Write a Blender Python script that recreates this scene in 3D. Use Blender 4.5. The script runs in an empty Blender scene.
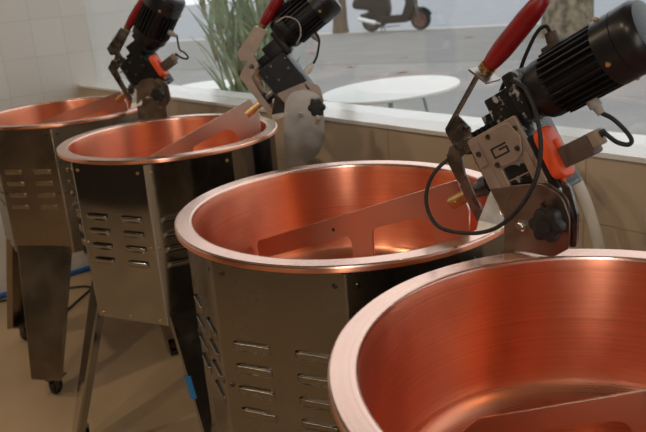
import bpy, bmesh, math, random
from mathutils import Matrix, Vector
S = bpy.context.scene
COL = S.collection
R = math.radians
PI = math.pi

# ------------------------------------------------------------------ camera
A = R(-49.675)
PITCH, ROLL, FPX = .3143, -.078, 732.33
CZ = 1.37
fh = Vector((math.sin(A), math.cos(A), 0))
r0 = Vector((math.cos(A), -math.sin(A), 0))
fw = fh * math.cos(PITCH) + Vector((0, 0, -math.sin(PITCH)))
u0 = fh * math.sin(PITCH) + Vector((0, 0, math.cos(PITCH)))
c_, s_ = math.cos(ROLL), math.sin(ROLL)
rt = r0 * c_ + u0 * s_
up = -r0 * s_ + u0 * c_
cd = bpy.data.cameras.new('camera')
cd.sensor_width = 36
cd.sensor_fit = 'HORIZONTAL'
cd.lens = 36 * FPX / 646
cd.clip_start = .02
cd.clip_end = 300
cd.dof.use_dof = True
cd.dof.focus_distance = 1.15
cd.dof.aperture_fstop = 9
cam = bpy.data.objects.new('camera', cd)
m = Matrix((rt, up, -fw)).transposed().to_4x4()
m.translation = (0, 0, CZ)
cam.matrix_world = m
COL.objects.link(cam)
S.camera = cam

# ------------------------------------------------------------------ world, exposure, lamps
S.view_settings.view_transform = 'Standard'
S.view_settings.look = 'None'
S.view_settings.gamma = 1
S.view_settings.use_curve_mapping = False
S.view_settings.exposure = 0.02
W = bpy.data.worlds.new('overcast_sky')
S.world = W
W.use_nodes = True
wn = W.node_tree
wn.nodes.clear()
wo = wn.nodes.new('ShaderNodeOutputWorld')
bg = wn.nodes.new('ShaderNodeBackground')
tc = wn.nodes.new('ShaderNodeTexCoord')
sx = wn.nodes.new('ShaderNodeSeparateXYZ')
cr = wn.nodes.new('ShaderNodeValToRGB')
cr.color_ramp.elements[0].position = .0
cr.color_ramp.elements[0].color = (.93, .96, 1.0, 1)
cr.color_ramp.elements[1].position = .7
cr.color_ramp.elements[1].color = (1, 1, 1, 1)
wn.links.new(tc.outputs['Generated'], sx.inputs[0])
wn.links.new(sx.outputs[2], cr.inputs[0])
wn.links.new(cr.outputs[0], bg.inputs[0])
bg.inputs[1].default_value = 1.3
wn.links.new(bg.outputs[0], wo.inputs[0])


def area(name, loc, rot, sx_, sy_, power, col=(1, 1, 1), portal=False):
    l = bpy.data.lights.new(name, 'AREA')
    l.shape = 'RECTANGLE'
    l.size, l.size_y = sx_, sy_
    l.energy = power
    l.color = col
    if portal:
        l.cycles.is_portal = True
    o = bpy.data.objects.new(name, l)
    o.location = loc
    o.rotation_euler = rot
    COL.objects.link(o)
    return o


area('window_portal', (-.4, 1.56, 1.8), (R(-90), 0, 0), 6.0, 1.7, 1, portal=True)
area('back_portal', (2.825, -2.06, 1.5), (R(90), 0, 0), 2.4, 2.0, 1, portal=True)
area('added_band_light', (1.85, -1.94, 1.6), (R(90), 0, 0), .28, 2.1, 26, (1, .93, .84))  # unseen strip light added to put a bright band on the copper
for x, y in [(-1.4, -.7), (-2.6, -.4), (-.5, -1.2)]:
    area('ceiling_lamp', (x, y, 2.66), (0, 0, 0), .10, .10, 10, (1, .78, .55))
for x, y, z in [(1.1, 1.36, 2.1), (2.9, 1.24, 1.9), (2.9, .08, 1.9)]:       # small bare bulbs at the right end of the room
    l = bpy.data.lights.new('bulb', 'POINT')
    l.energy = 5
    l.color = (1, .55, .2)
    l.shadow_soft_size = .03
    o = bpy.data.objects.new('bulb', l)
    o.location = (x, y, z)
    COL.objects.link(o)

# ------------------------------------------------------------------ material helpers


def mat(name, base, rough=.5, metal=0., spec=.5, noise=0., nscale=20., stretch=None, bump=0., bscale=60.,
        aniso=0., rnoise=0., coat=0.):
    M = bpy.data.materials.new(name)
    M.use_nodes = True
    nt = M.node_tree
    b = nt.nodes['Principled BSDF']
    b.inputs['Base Color'].default_value = (*base, 1)
    b.inputs['Roughness'].default_value = rough
    b.inputs['Metallic'].default_value = metal
    b.inputs['Specular IOR Level'].default_value = spec
    b.inputs['Coat Weight'].default_value = coat
    tcn = nt.nodes.new('ShaderNodeTexCoord')
    mp = nt.nodes.new('ShaderNodeMapping')
    nt.links.new(tcn.outputs['Object'], mp.inputs[0])
    if stretch:
        mp.inputs['Scale'].default_value = stretch
    n = nt.nodes.new('ShaderNodeTexNoise')
    n.inputs['Scale'].default_value = nscale
    n.inputs['Detail'].default_value = 5
    nt.links.new(mp.outputs[0], n.inputs['Vector'])
    if noise > 0:
        r = nt.nodes.new('ShaderNodeValToRGB')
        lo = tuple(max(0, c * (1 - noise)) for c in base)
        hi = tuple(min(1, c * (1 + noise)) for c in base)
        r.color_ramp.elements[0].position = .3
        r.color_ramp.elements[1].position = .7
        r.color_ramp.elements[0].color = (*lo, 1)
        r.color_ramp.elements[1].color = (*hi, 1)
        nt.links.new(n.outputs['Fac'], r.inputs[0])
        nt.links.new(r.outputs[0], b.inputs['Base Color'])
    if rnoise > 0:
        mr = nt.nodes.new('ShaderNodeMapRange')
        mr.inputs['From Min'].default_value = .3
        mr.inputs['From Max'].default_value = .7
        mr.inputs['To Min'].default_value = max(.02, rough - rnoise)
        mr.inputs['To Max'].default_value = rough + rnoise
        nt.links.new(n.outputs['Fac'], mr.inputs[0])
        nt.links.new(mr.outputs[0], b.inputs['Roughness'])
    if bump > 0:
        n2 = nt.nodes.new('ShaderNodeTexNoise')
        n2.inputs['Scale'].default_value = bscale
        n2.inputs['Detail'].default_value = 4
        nt.links.new(mp.outputs[0], n2.inputs['Vector'])
        bp = nt.nodes.new('ShaderNodeBump')
        bp.inputs['Strength'].default_value = bump
        bp.inputs['Distance'].default_value = .002
        nt.links.new(n2.outputs['Fac'], bp.inputs['Height'])
        nt.links.new(bp.outputs[0], b.inputs['Normal'])
    if aniso:
        b.inputs['Anisotropic'].default_value = aniso
        tg = nt.nodes.new('ShaderNodeTangent')
        tg.direction_type = 'RADIAL'
        tg.axis = 'Z'
        nt.links.new(tg.outputs[0], b.inputs['Tangent'])
    return M


def copper_mat(name, base, rough, ring, aniso, strength):
    """spun copper: fine concentric tool marks around the basin axis and up its wall"""
    M = bpy.data.materials.new(name)
    M.use_nodes = True
    nt = M.node_tree
    L = nt.links.new
    b = nt.nodes['Principled BSDF']
    b.inputs['Metallic'].default_value = 1
    b.inputs['Anisotropic'].default_value = aniso
    b.inputs['Anisotropic Rotation'].default_value = .25
    t = nt.nodes.new('ShaderNodeTexCoord')
    sp = nt.nodes.new('ShaderNodeSeparateXYZ')
    L(t.outputs['Object'], sp.inputs[0])

    def math_(op, a, bb):
        q = nt.nodes.new('ShaderNodeMath')
        q.operation = op
        for i, v in enumerate((a, bb)):
            if v is None:
                continue
            if isinstance(v, (int, float)):
                q.inputs[i].default_value = v
            else:
                L(v, q.inputs[i])
        return q.outputs[0]
    rad = math_('SQRT', math_('ADD', math_('MULTIPLY', sp.outputs[0], sp.outputs[0]),
                              math_('MULTIPLY', sp.outputs[1], sp.outputs[1])), None)
    ang = math_('ARCTAN2', sp.outputs[1], sp.outputs[0])
    cx = nt.nodes.new('ShaderNodeCombineXYZ')
    L(math_('MULTIPLY', rad, ring), cx.inputs[0])
    L(math_('MULTIPLY', sp.outputs[2], ring), cx.inputs[1])
    L(math_('MULTIPLY', ang, .35), cx.inputs[2])
    n = nt.nodes.new('ShaderNodeTexNoise')
    n.inputs['Scale'].default_value = 1
    n.inputs['Detail'].default_value = 6
    L(cx.outputs[0], n.inputs['Vector'])
    # blotchy tarnish
    n2 = nt.nodes.new('ShaderNodeTexNoise')
    n2.inputs['Scale'].default_value = 9
    n2.inputs['Detail'].default_value = 6
    L(t.outputs['Object'], n2.inputs['Vector'])
    mx = math_('ADD', math_('MULTIPLY', n.outputs['Fac'], .5), math_('MULTIPLY', n2.outputs['Fac'], .5))
    r = nt.nodes.new('ShaderNodeValToRGB')
    r.color_ramp.elements[0].position = .36
    r.color_ramp.elements[1].position = .64
    r.color_ramp.elements[0].color = (*[c * .86 for c in base], 1)
    r.color_ramp.elements[1].color = (*[min(1, c * 1.08) for c in base], 1)
    L(mx, r.inputs[0])
    L(r.outputs[0], b.inputs['Base Color'])
    mr = nt.nodes.new('ShaderNodeMapRange')
    mr.inputs['From Min'].default_value = .3
    mr.inputs['From Max'].default_value = .7
    mr.inputs['To Min'].default_value = rough * .75
    mr.inputs['To Max'].default_value = rough * 1.25
    L(mx, mr.inputs[0])
    L(mr.outputs[0], b.inputs['Roughness'])
    bp = nt.nodes.new('ShaderNodeBump')
    bp.inputs['Strength'].default_value = strength
    bp.inputs['Distance'].default_value = .0006
    L(n.outputs['Fac'], bp.inputs['Height'])
    L(bp.outputs[0], b.inputs['Normal'])
    tg = nt.nodes.new('ShaderNodeTangent')
    tg.direction_type = 'RADIAL'
    tg.axis = 'Z'
    L(tg.outputs[0], b.inputs['Tangent'])
    return M


def tile_mat(name, c1, c2, mortar, bw, rh, axis, off, rough=.3, spec=.5, msize=.0022, offset=0.):
    M = bpy.data.materials.new(name)
    M.use_nodes = True
    nt = M.node_tree
    L = nt.links.new
    b = nt.nodes['Principled BSDF']
    b.inputs['Roughness'].default_value = rough
    b.inputs['Specular IOR Level'].default_value = spec
    g = nt.nodes.new('ShaderNodeNewGeometry')
    sp = nt.nodes.new('ShaderNodeSeparateXYZ')
    L(g.outputs['Position'], sp.inputs[0])
    cx = nt.nodes.new('ShaderNodeCombineXYZ')
    for i, (ax, o) in enumerate(zip(axis, off)):
        q = nt.nodes.new('ShaderNodeMath')
        q.operation = 'SUBTRACT'
        L(sp.outputs['XYZ'.index(ax)], q.inputs[0])
        q.inputs[1].default_value = o - 40 * (bw if i == 0 else rh)
        L(q.outputs[0], cx.inputs[i])
    br = nt.nodes.new('ShaderNodeTexBrick')
    br.offset = offset
    br.squash = 1
    br.inputs['Scale'].default_value = 1
    br.inputs['Brick Width'].default_value = bw
    br.inputs['Row Height'].default_value = rh
    br.inputs['Mortar Size'].default_value = msize
    br.inputs['Mortar Smooth'].default_value = .3
    br.inputs['Color1'].default_value = (*c1, 1)
    br.inputs['Color2'].default_value = (*c2, 1)
    br.inputs['Mortar'].default_value = (*mortar, 1)
    L(cx.outputs[0], br.inputs['Vector'])
    L(br.outputs['Color'], b.inputs['Base Color'])
    bp = nt.nodes.new('ShaderNodeBump')
    bp.invert = True
    bp.inputs['Strength'].default_value = .5
    bp.inputs['Distance'].default_value = .001
    L(br.outputs['Fac'], bp.inputs['Height'])
    L(bp.outputs[0], b.inputs['Normal'])
    return M


ROSE = copper_mat('worn_rose_copper_rim', (.98, .63, .52), .24, 420, .3, .30)
COPPER = copper_mat('spun_copper', (.90, .365, .215), .34, 520, .88, .34)
COPPERB = copper_mat('spun_copper_bottom', (.84, .34, .21), .30, 420, .3, .22)
STEEL = mat('brushed_stainless_steel', (.27, .25, .225), .26, 1, noise=.14, nscale=9, rnoise=.08, bump=.03, bscale=200)
STEEL1 = mat('dull_brushed_steel', (.34, .285, .22), .32, 1, noise=.12, nscale=9, rnoise=.06, bump=.03, bscale=200)
STEEL2 = mat('polished_stainless_steel', (.36, .355, .35), .09, 1, noise=.05, nscale=6, rnoise=.03)
PLATE = mat('satin_steel_plate', (.50, .47, .44), .40, 1, noise=.12, nscale=25, rnoise=.08)
BLADE = mat('copper_reflection_tinted_blade', (.74, .61, .54), .32, 1)  # steel, with the basin's copper reflection put into its colour
CHEEK = mat('dull_brown_steel', (.34, .275, .235), .42, 1, noise=.15, nscale=25, rnoise=.08)
BRIGHT = mat('bright_zinc', (.90, .91, .92), .4, .3, noise=.15, nscale=60, rnoise=.1)
BRASS = mat('brass', (.66, .46, .22), .40, 1, noise=.15, nscale=60)
BRONZE = mat('dark_bronze', (.42, .28, .13), .38, 1, noise=.3, nscale=60)
DARKSTEEL = mat('dark_steel', (.16, .15, .15), .35, 1, noise=.3, nscale=50)
BLACK = mat('black_enamel', (.010, .010, .011), .42, 0, .35, noise=.4, nscale=30, bump=.1, bscale=120)
BLACKW = mat('worn_black_enamel', (.03, .03, .03), .3, .2, .6, noise=.7, nscale=55, bump=.3, bscale=90)
for nd in BLACKW.node_tree.nodes:
    if nd.type == 'VALTORGB':                   # bare metal showing through the chipped enamel
        nd.color_ramp.elements[0].position = .56
        nd.color_ramp.elements[0].color = (.016, .016, .016, 1)
        nd.color_ramp.elements[1].position = .60
        nd.color_ramp.elements[1].color = (.42, .42, .41, 1)
RUBBER = mat('black_rubber', (.02, .02, .02), .5, 0, .4, noise=.2, nscale=80)
COVER = mat('bronze_tinted_cover', (.42, .33, .27), .45, .55, .5, noise=.1, nscale=40)
RED = mat('red_handle_plastic', (.25, .008, .011), .38, 0, .5, noise=.12, nscale=40)
ORANGE = mat('orange_switch_plastic', (.85, .10, .025), .42, 0, .5, noise=.06, nscale=40)
CONN = mat('brown_grey_plastic', (.095, .068, .052), .55, 0, .5, noise=.1, nscale=40)
TAN = mat('tan_plastic', (.30, .22, .16), .5, 0, .4, noise=.1, nscale=60)
GREYSTEEL = mat('grey_steel', (.36, .35, .34), .28, 1, noise=.25, nscale=40, rnoise=.1)
GLAND = mat('grey_nylon', (.42, .40, .37), .5, 0, .4, noise=.1, nscale=60)
COWL = mat('black_steel_cowl', (.022, .022, .024), .32, .3, .5, noise=.2, nscale=20, rnoise=.05)
WHITEHOSE = mat('white_hose', (.72, .71, .67), .4, 0, .5, noise=.05, nscale=20)
BLUE = mat('blue_plastic', (.015, .12, .42), .4, 0, .5, noise=.1, nscale=30)
BLUETAPE = mat('blue_tape', (.03, .18, .42), .6, 0, .3, noise=.1, nscale=60)
FLOOR = mat('tan_floor', (.48, .355, .225), .42, 0, .4, noise=.12, nscale=3, rnoise=.1, bump=.05, bscale=30)
CEIL = mat('grey_ceiling', (.36, .34, .31), .8, 0, .3, noise=.03, nscale=4)
WALLW = mat('dark_brown_wall', (.06, .047, .036), .6, 0, .3, noise=.08, nscale=3)
TILEW = tile_mat('white_wall_tiles', (.72, .71, .68), (.69, .68, .65), (.62, .61, .585), .148, .165, 'YZ', (1.271, 1.12), .22)
TILEB = tile_mat('beige_wall_tiles', (.60, .48, .36), (.58, .465, .345), (.44, .35, .26), .30, .165, 'XZ', (-.807, .803), .3)
SILLM = tile_mat('pale_sill_tiles', (.86, .86, .85), (.84, .84, .83), (.93, .93, .92), .15, .4, 'XY', (-.82, 1.40), .16)
PAVE = mat('asphalt_pavement', (.275, .272, .268), .8, 0, .3, noise=.10, nscale=1.4, bump=.1, bscale=90)
ASPH = mat('dark_asphalt', (.235, .232, .228), .8, 0, .3, noise=.10, nscale=1.4, bump=.1, bscale=90)
ROAD = mat('blue_grey_road', (.32, .345, .385), .75, 0, .3, noise=.08, nscale=1.2, bump=.1, bscale=60)
KERB = mat('granite_kerb', (.55, .53, .49), .7, 0, .3, noise=.2, nscale=12)
WHITETOP = mat('white_table_lacquer', (.80, .82, .81), .35, 0, .5, noise=.02, nscale=8)
TEAL = mat('pale_green_metal', (.42, .52, .49), .4, .2, .5, noise=.05, nscale=20)
BARK = mat('mottled_bark', (.21, .17, .12), .85, 0, .2, noise=.65, nscale=7, bump=.8, bscale=14)
BARK2 = mat('brown_bark', (.13, .095, .065), .85, 0, .2, noise=.4, nscale=10, stretch=(1, 1, .3), bump=.8, bscale=20)
LEAFG = mat('green_blade', (.27, .39, .23), .5, 0, .4, noise=.45, nscale=14)
LEAFY = mat('yellowed_blade', (.40, .30, .12), .55, 0, .4, noise=.3, nscale=14)
STEMM = mat('pale_stem', (.36, .33, .22), .55, 0, .4, noise=.2, nscale=20)
POT = mat('grey_planter', (.30, .30, .29), .7, 0, .3, noise=.1, nscale=10)
SOIL = mat('dark_soil', (.05, .035, .025), .9, 0, .2, noise=.4, nscale=40, bump=.8, bscale=50)
SCOOT = mat('black_scooter_paint', (.008, .008, .009), .55, 0, .2, noise=.2, nscale=10)
RUST = mat('red_brown_rim', (.16, .07, .06), .5, .3, .5, noise=.2, nscale=30)
DEADLEAF = mat('dry_leaf', (.46, .24, .13), .7, 0, .3, noise=.3, nscale=60)
PINKLEAF = mat('pale_pink_leaf', (.62, .45, .42), .7, 0, .3, noise=.2, nscale=60)

G = bpy.data.materials.new('window_glass')
G.use_nodes = True
gt = G.node_tree
gt.nodes.clear()
go = gt.nodes.new('ShaderNodeOutputMaterial')
gm = gt.nodes.new('ShaderNodeMixShader')
gtr = gt.nodes.new('ShaderNodeBsdfTransparent')
gtr.inputs[0].default_value = (.97, .98, .975, 1)
ggl = gt.nodes.new('ShaderNodeBsdfGlossy')
ggl.inputs['Roughness'].default_value = .015
glw = gt.nodes.new('ShaderNodeLayerWeight')
glw.inputs[0].default_value = .5
gp = gt.nodes.new('ShaderNodeMath')
gp.operation = 'POWER'
gp.inputs[1].default_value = 5
gq = gt.nodes.new('ShaderNodeMath')
gq.operation = 'MULTIPLY_ADD'
gq.inputs[1].default_value = .90
gq.inputs[2].default_value = .09
gt.links.new(glw.outputs['Facing'], gp.inputs[0])
gt.links.new(gp.outputs[0], gq.inputs[0])
gt.links.new(gq.outputs[0], gm.inputs[0])
gt.links.new(gtr.outputs[0], gm.inputs[1])
gt.links.new(ggl.outputs[0], gm.inputs[2])
gt.links.new(gm.outputs[0], go.inputs[0])

# ------------------------------------------------------------------ mesh helpers


FLAT = {'slotted_cheek', 'tilting_cheek', 'guard_arm', 'stirring_blade', 'handle_bracket', 'gearbox_cover', 'letter_emblem'}


def finish(name, bm, mats, parent=None, smooth=False, auto=None):
    if name in FLAT:
        smooth = False
    me = bpy.data.meshes.new(name)
    bmesh.ops.recalc_face_normals(bm, faces=bm.faces[:])
    if smooth:
        for f in bm.faces:
            f.smooth = True
        if auto:
            for e in bm.edges:
                if len(e.link_faces) == 2 and e.calc_face_angle() > R(auto):
                    e.smooth = False
    bm.to_mesh(me)
    bm.free()
    return link(name, me, mats, parent)


def link(name, me, mats, parent=None):
    o = bpy.data.objects.new(name, me)
    if mats is not None and len(me.materials) == 0:
        for mm in (mats if isinstance(mats, (list, tuple)) else [mats]):
            me.materials.append(mm)
    COL.objects.link(o)
    if parent is not None:
        o.parent = parent
    return o


def newbm():
    return bmesh.new()


def box(bm, c, s, M=None, bev=0., mi=0):
    b = bmesh.new()
    bmesh.ops.create_cube(b, size=1)
    bmesh.ops.scale(b, vec=s, verts=b.verts)
    if bev:
        bmesh.ops.bevel(b, geom=b.edges[:], offset=bev, segments=2, affect='EDGES', profile=.6)
    bmesh.ops.translate(b, vec=c, verts=b.verts)
    merge(bm, b, M, mi)


def merge(bm, b, M=None, mi=0):
    if M is not None:
        b.transform(M)
    for f in b.faces:
        f.material_index = mi
    me = bpy.data.meshes.new('tmp')
    b.to_mesh(me)
    b.free()
    bm.from_mesh(me)
    bpy.data.meshes.remove(me)


def frame_z(d):
    d = Vector(d).normalized()
    return d.to_track_quat('Z', 'Y').to_matrix().to_4x4()


def lathe(bm, prof, p0=(0, 0, 0), d=(0, 0, 1), seg=32, M=None, mi=0, caps=True):
    """profile [(radius, height)] turned about direction d from p0"""
    b = bmesh.new()
    rings = []
    for r, h in prof:
        if r < 1e-6:
            rings.append([b.verts.new((0, 0, h))])
        else:
            rings.append([b.verts.new((r * math.cos(2 * PI * i / seg), r * math.sin(2 * PI * i / seg), h)) for i in range(seg)])
    for a, c in zip(rings[:-1], rings[1:]):
        for i in range(seg):
            j = (i + 1) % seg
            if len(a) == 1 and len(c) == 1:
                continue
            if len(a) == 1:
                b.faces.new((a[0], c[i], c[j]))
            elif len(c) == 1:
                b.faces.new((a[i], a[j], c[0]))
            else:
                b.faces.new((a[i], a[j], c[j], c[i]))
    if caps:
        for rg in (rings[0], rings[-1]):
            if len(rg) > 1:
                b.faces.new(rg)
    T = Matrix.Translation(p0) @ frame_z(d)
    b.transform(T)
    merge(bm, b, M, mi)


def cyl(bm, p0, p1, r, r1=None, seg=20, M=None, mi=0):
    p0, p1 = Vector(p0), Vector(p1)
    lathe(bm, [(r, 0), (r if r1 is None else r1, (p1 - p0).length)], p0, p1 - p0, seg, M, mi)


def smooth_path(pts, n=8):
    P = [Vector(p) for p in pts]
    Q = [P[0] * 2 - P[1]] + P + [P[-1] * 2 - P[-2]]
    out = []
    for i in range(1, len(Q) - 2):
        a, b, c, d = Q[i - 1], Q[i], Q[i + 1], Q[i + 2]
        for k in range(n):
            t = k / n
            out.append(.5 * ((2 * b) + (c - a) * t + (2 * a - 5 * b + 4 * c - d) * t * t + (3 * b - a - 3 * c + d) * t ** 3))
    out.append(P[-1])
    return out


def tube(bm, pts, r, seg=10, n=8, M=None, mi=0, rads=None):
    P = smooth_path(pts, n) if n > 1 else [Vector(p) for p in pts]
    b = bmesh.new()
    t0 = (P[1] - P[0]).normalized()
    ref = Vector((0, 0, 1)) if abs(t0.z) < .9 else Vector((1, 0, 0))
    nrm = t0.cross(ref).normalized()
    rings = []
    for i, p in enumerate(P):
        t = (P[min(i + 1, len(P) - 1)] - P[max(i - 1, 0)]).normalized()
        nrm = (nrm - t * nrm.dot(t)).normalized()
        bn = t.cross(nrm)
        rr = r if rads is None else rads[0] + (rads[1] - rads[0]) * i / (len(P) - 1)
        rings.append([b.verts.new(p + nrm * rr * math.cos(2 * PI * k / seg) + bn * rr * math.sin(2 * PI * k / seg)) for k in range(seg)])
    for a, c in zip(rings[:-1], rings[1:]):
        for i in range(seg):
            j = (i + 1) % seg
            b.faces.new((a[i], a[j], c[j], c[i]))
    b.faces.new(rings[0])
    b.faces.new(rings[-1])
    merge(bm, b, M, mi)


def plate(bm, outlines, th, M=None, mi=0, bev=0.0006):
    """flat sheet with rounded outline and real holes; drawn in x-y, thickness along z, centred on z=0"""
    cu = bpy.data.curves.new('tmp_curve', 'CURVE')
    cu.dimensions = '2D'
    cu.fill_mode = 'BOTH'
    cu.extrude = max(.0001, th / 2 - bev)
    cu.bevel_depth = bev
    cu.bevel_resolution = 1
    for pts in outlines:
        sp = cu.splines.new('POLY')
        sp.points.add(len(pts) - 1)
        for q, p in zip(sp.points, pts):
            q.co = (p[0], p[1], 0, 1)
        sp.use_cyclic_u = True
    ob = bpy.data.objects.new('tmp_obj', cu)
    COL.objects.link(ob)
    dg = bpy.context.evaluated_depsgraph_get()
    me = bpy.data.meshes.new_from_object(ob.evaluated_get(dg))
    b = bmesh.new()
    b.from_mesh(me)
    bmesh.ops.remove_doubles(b, verts=b.verts, dist=1e-6)
    bpy.data.objects.remove(ob)
    bpy.data.curves.remove(cu)
    bpy.data.meshes.remove(me)
    merge(bm, b, M, mi)


def rounded(pts, rad, n=6):
    """round the corners of a polygon; rad is one radius or one per corner"""
    out = []
    N = len(pts)
    for i in range(N):
        p = Vector(pts[i])
        a = Vector(pts[i - 1])
        c = Vector(pts[(i + 1) % N])
        r = rad[i] if isinstance(rad, (list, tuple)) else rad
        if r <= 0:
            out.append(tuple(p))
            continue
        da, dc = (a - p), (c - p)
        la, lc = da.length, dc.length
        da.normalize()
        dc.normalize()
        half = da.angle(dc) / 2
        k = min(r / math.tan(half), la * .48, lc * .48)
        s, e = p + da * k, p + dc * k
        for j in range(n + 1):
            t = j / n
            q = (1 - t) ** 2 * s + 2 * (1 - t) * t * p + t * t * e
            out.append((q.x, q.y))
    return out


def arcpts(cx, cy, r, a0, a1, n=12):
    return [(cx + r * math.cos(R(a0 + (a1 - a0) * i / n)), cy + r * math.sin(R(a0 + (a1 - a0) * i / n))) for i in range(n + 1)]


def tag(o, label=None, cat=None, group=None, kind=None):
    if label:
        o['label'] = label
    if cat:
        o['category'] = cat
    if group:
        o['group'] = group
    if kind:
        o['kind'] = kind
    return o


def empty(name, loc, rz, label, cat, group=None):
    o = bpy.data.objects.new(name, None)
    o.empty_display_size = .1
    o.location = loc
    o.rotation_euler = (0, 0, rz)
    COL.objects.link(o)
    return tag(o, label, cat, group)


def struct(name, bm, m_):
    return tag(finish(name, bm, m_), kind='structure')


# ------------------------------------------------------------------ the setting
X0, X1, Y0, YW, YG, ZC, ZS = -3.43, 4.0, -2.0, 1.455, 1.54, 2.7, .97
FZ = .055        # floor level inside the shop, a step above the pavement
b = newbm(); box(b, ((X0 + X1) / 2, (Y0 + YG) / 2, FZ - .05), (X1 - X0 + .3, YG - Y0 + .1, .1)); struct('floor', b, FLOOR)
b = newbm(); box(b, ((X0 + X1) / 2, (Y0 + YG) / 2, ZC + .05), (X1 - X0 + .3, YG - Y0 + .5, .1)); struct('ceiling', b, CEIL)
b = newbm(); box(b, (X0 - .075, (Y0 + 1.85) / 2, ZC / 2), (.15, 1.85 - Y0, ZC)); struct('wall_left', b, TILEW)
b = newbm(); box(b, (X1 + .075, (Y0 + YG) / 2, ZC / 2), (.15, YG - Y0 + .1, ZC)); struct('wall_right', b, WALLW)
b = newbm()
box(b, ((X0 + 1.6) / 2, Y0 - .075, ZC / 2), (1.6 - X0 + .3, .15, ZC))
box(b, (2.825, Y0 - .075, .25), (2.35, .15, .5))
box(b, (2.825, Y0 - .075, 2.6), (2.35, .15, .2))
struct('wall_back', b, WALLW)
b = newbm(); box(b, (2.825, Y0 - .07, 1.5), (2.35, .008, 2.0)); struct('window_2', b, G)
b = newbm(); box(b, ((X0 + X1) / 2, (YW + 1.62) / 2, (ZS - .012) / 2), (X1 - X0, 1.62 - YW, ZS - .012)); struct('wall_front', b, TILEB)
b = newbm(); box(b, ((X0 + X1) / 2, (YW - .011 + 1.64) / 2, ZS - .006), (X1 - X0, 1.64 - YW + .011, .0119), bev=.002); struct('trim_1', b, SILLM)
b = newbm(); box(b, ((X0 + X1) / 2, YG + .02, 2.62), (X1 - X0, .16, .16)); struct('trim_2', b, CEIL)
b = newbm(); box(b, ((X0 + X1) / 2, YG + .005, (ZS + 2.54) / 2), (X1 - X0, .008, 2.54 - ZS)); struct('window_1', b, G)

# street side
kd = Vector((-10.75 + 13.6, 14.35 - 12.9, 0)).normalized()       # direction of the kerb line
kang = math.atan2(kd.y, kd.x)
kn = Vector((-kd.y, kd.x, 0))
pv_corner = Vector((-10.75, 14.35, 0))
# pavement as a quad running from the shop front to the kerb
b = newbm()
fr = pv_corner + kd * 40
kt = (14.35 - 1.64) / kd.y
vs = [b.verts.new((x, y, 0)) for x, y in ((-10.75 - kd.x * kt, 1.64), (30, 1.64), (fr.x, fr.y))]
f = b.faces.new(vs)
ex = bmesh.ops.extrude_face_region(b, geom=[f])
bmesh.ops.translate(b, vec=(0, 0, -.12), verts=[v for v in ex['geom'] if isinstance(v, bmesh.types.BMVert)])
struct('pavement', b, PAVE)
# darker asphalt strip along the kerb
b = newbm(); box(b, (0, -3.2, -.055), (70, 6.4, .12), Matrix.Translation(pv_corner) @ Matrix.Rotation(kang, 4, 'Z')); struct('asphalt_strip', b, ASPH)
Mk = Matrix.Translation(pv_corner) @ Matrix.Rotation(kang, 4, 'Z')
b = newbm(); box(b, (0, .2, -.055), (80, .4, .12), Mk, .01); struct('kerb', b, KERB)
b = newbm(); box(b, (0, 20.4, -.12), (120, 40, .1), Mk); struct('road', b, ROAD)

# ------------------------------------------------------------------ copper cookers
RZ = .990
CABH0, CABH1, CABR = .548, .974, .2925


def facet(cx):
    return cx


def head_M(O, th):
    """columns: a (along the shaft, outwards), t (sideways), b (upwards)"""
    return Matrix.Translation((O[0], 0, RZ + O[1])) @ Matrix.Rotation(-R(th), 4, 'Y')


PX = Matrix(((1, 0, 0, 0), (0, 0, -1, 0), (0, 1, 0, 0), (0, 0, 0, 1)))     # x-y drawing -> x-z plane, thickness along -y


def vplate(bm, outl, th, t, M=None, mi=0, bev=.0006):
    T = Matrix.Translation((0, t, 0)) @ PX
    plate(bm, outl, th, (M @ T) if M is not None else T, mi, bev)


FRONT = Matrix.Rotation(R(90), 4, 'X')          # lathe axis turned towards -y
SCREWS = {}


def screw(name, parent, M, r, m_, h=.0030, seg=12):
    """one round-headed screw with a slot, its mesh shared by all of its size"""
    key = (name, round(r, 5), m_.name, seg)
    if key not in SCREWS:
        b = newbm()
        lathe(b, [(r, 0), (r, h * .4), (r * .72, h * .9), (r * .3, h), (r * .25, h * .6), (0, h * .6)], seg=seg)
        bmesh.ops.recalc_face_normals(b, faces=b.faces[:])
        me = bpy.data.meshes.new(name)
        b.to_mesh(me)
        b.free()
        me.materials.append(m_)
        SCREWS[key] = me
    o = link(name, SCREWS[key], None, parent)
    o.matrix_parent_inverse = Matrix()
    o.matrix_basis = M
    return o




def build_louver(D=.0045):
    """pressed louver: a half-round hood, one open lower edge"""
    b = bmesh.new()
    L, H, n = .064, .016, 8
    nx = 12
    grid = []
    for i in range(nx + 1):
        x = -L / 2 + L * i / nx
        e = min(1, (L / 2 - abs(x)) / .007)
        e = math.sqrt(max(0, 1 - (1 - e) ** 2))
        row = []
        for j in range(n + 1):
            v = j / n
            y = H / 2 - H * v
            d = D * math.sin((1 - v) * PI * .62) * e
            row.append(b.verts.new((x, -d - .0004, y)))
        # returned underside back to the panel
        row.insert(0, b.verts.new((x, .0004, H / 2 - .004)))
        grid.append(row)
    for i in range(nx):
        for j in range(n + 1):
            b.faces.new((grid[i][j], grid[i + 1][j], grid[i + 1][j + 1], grid[i][j + 1]))
    bmesh.ops.recalc_face_normals(b, faces=b.faces[:])
    for f in b.faces:
        f.smooth = True
    me = bpy.data.meshes.new('louver')
    b.to_mesh(me)
    b.free()
    me.materials.append(STEEL)
    return me


LOUV = {}


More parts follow.
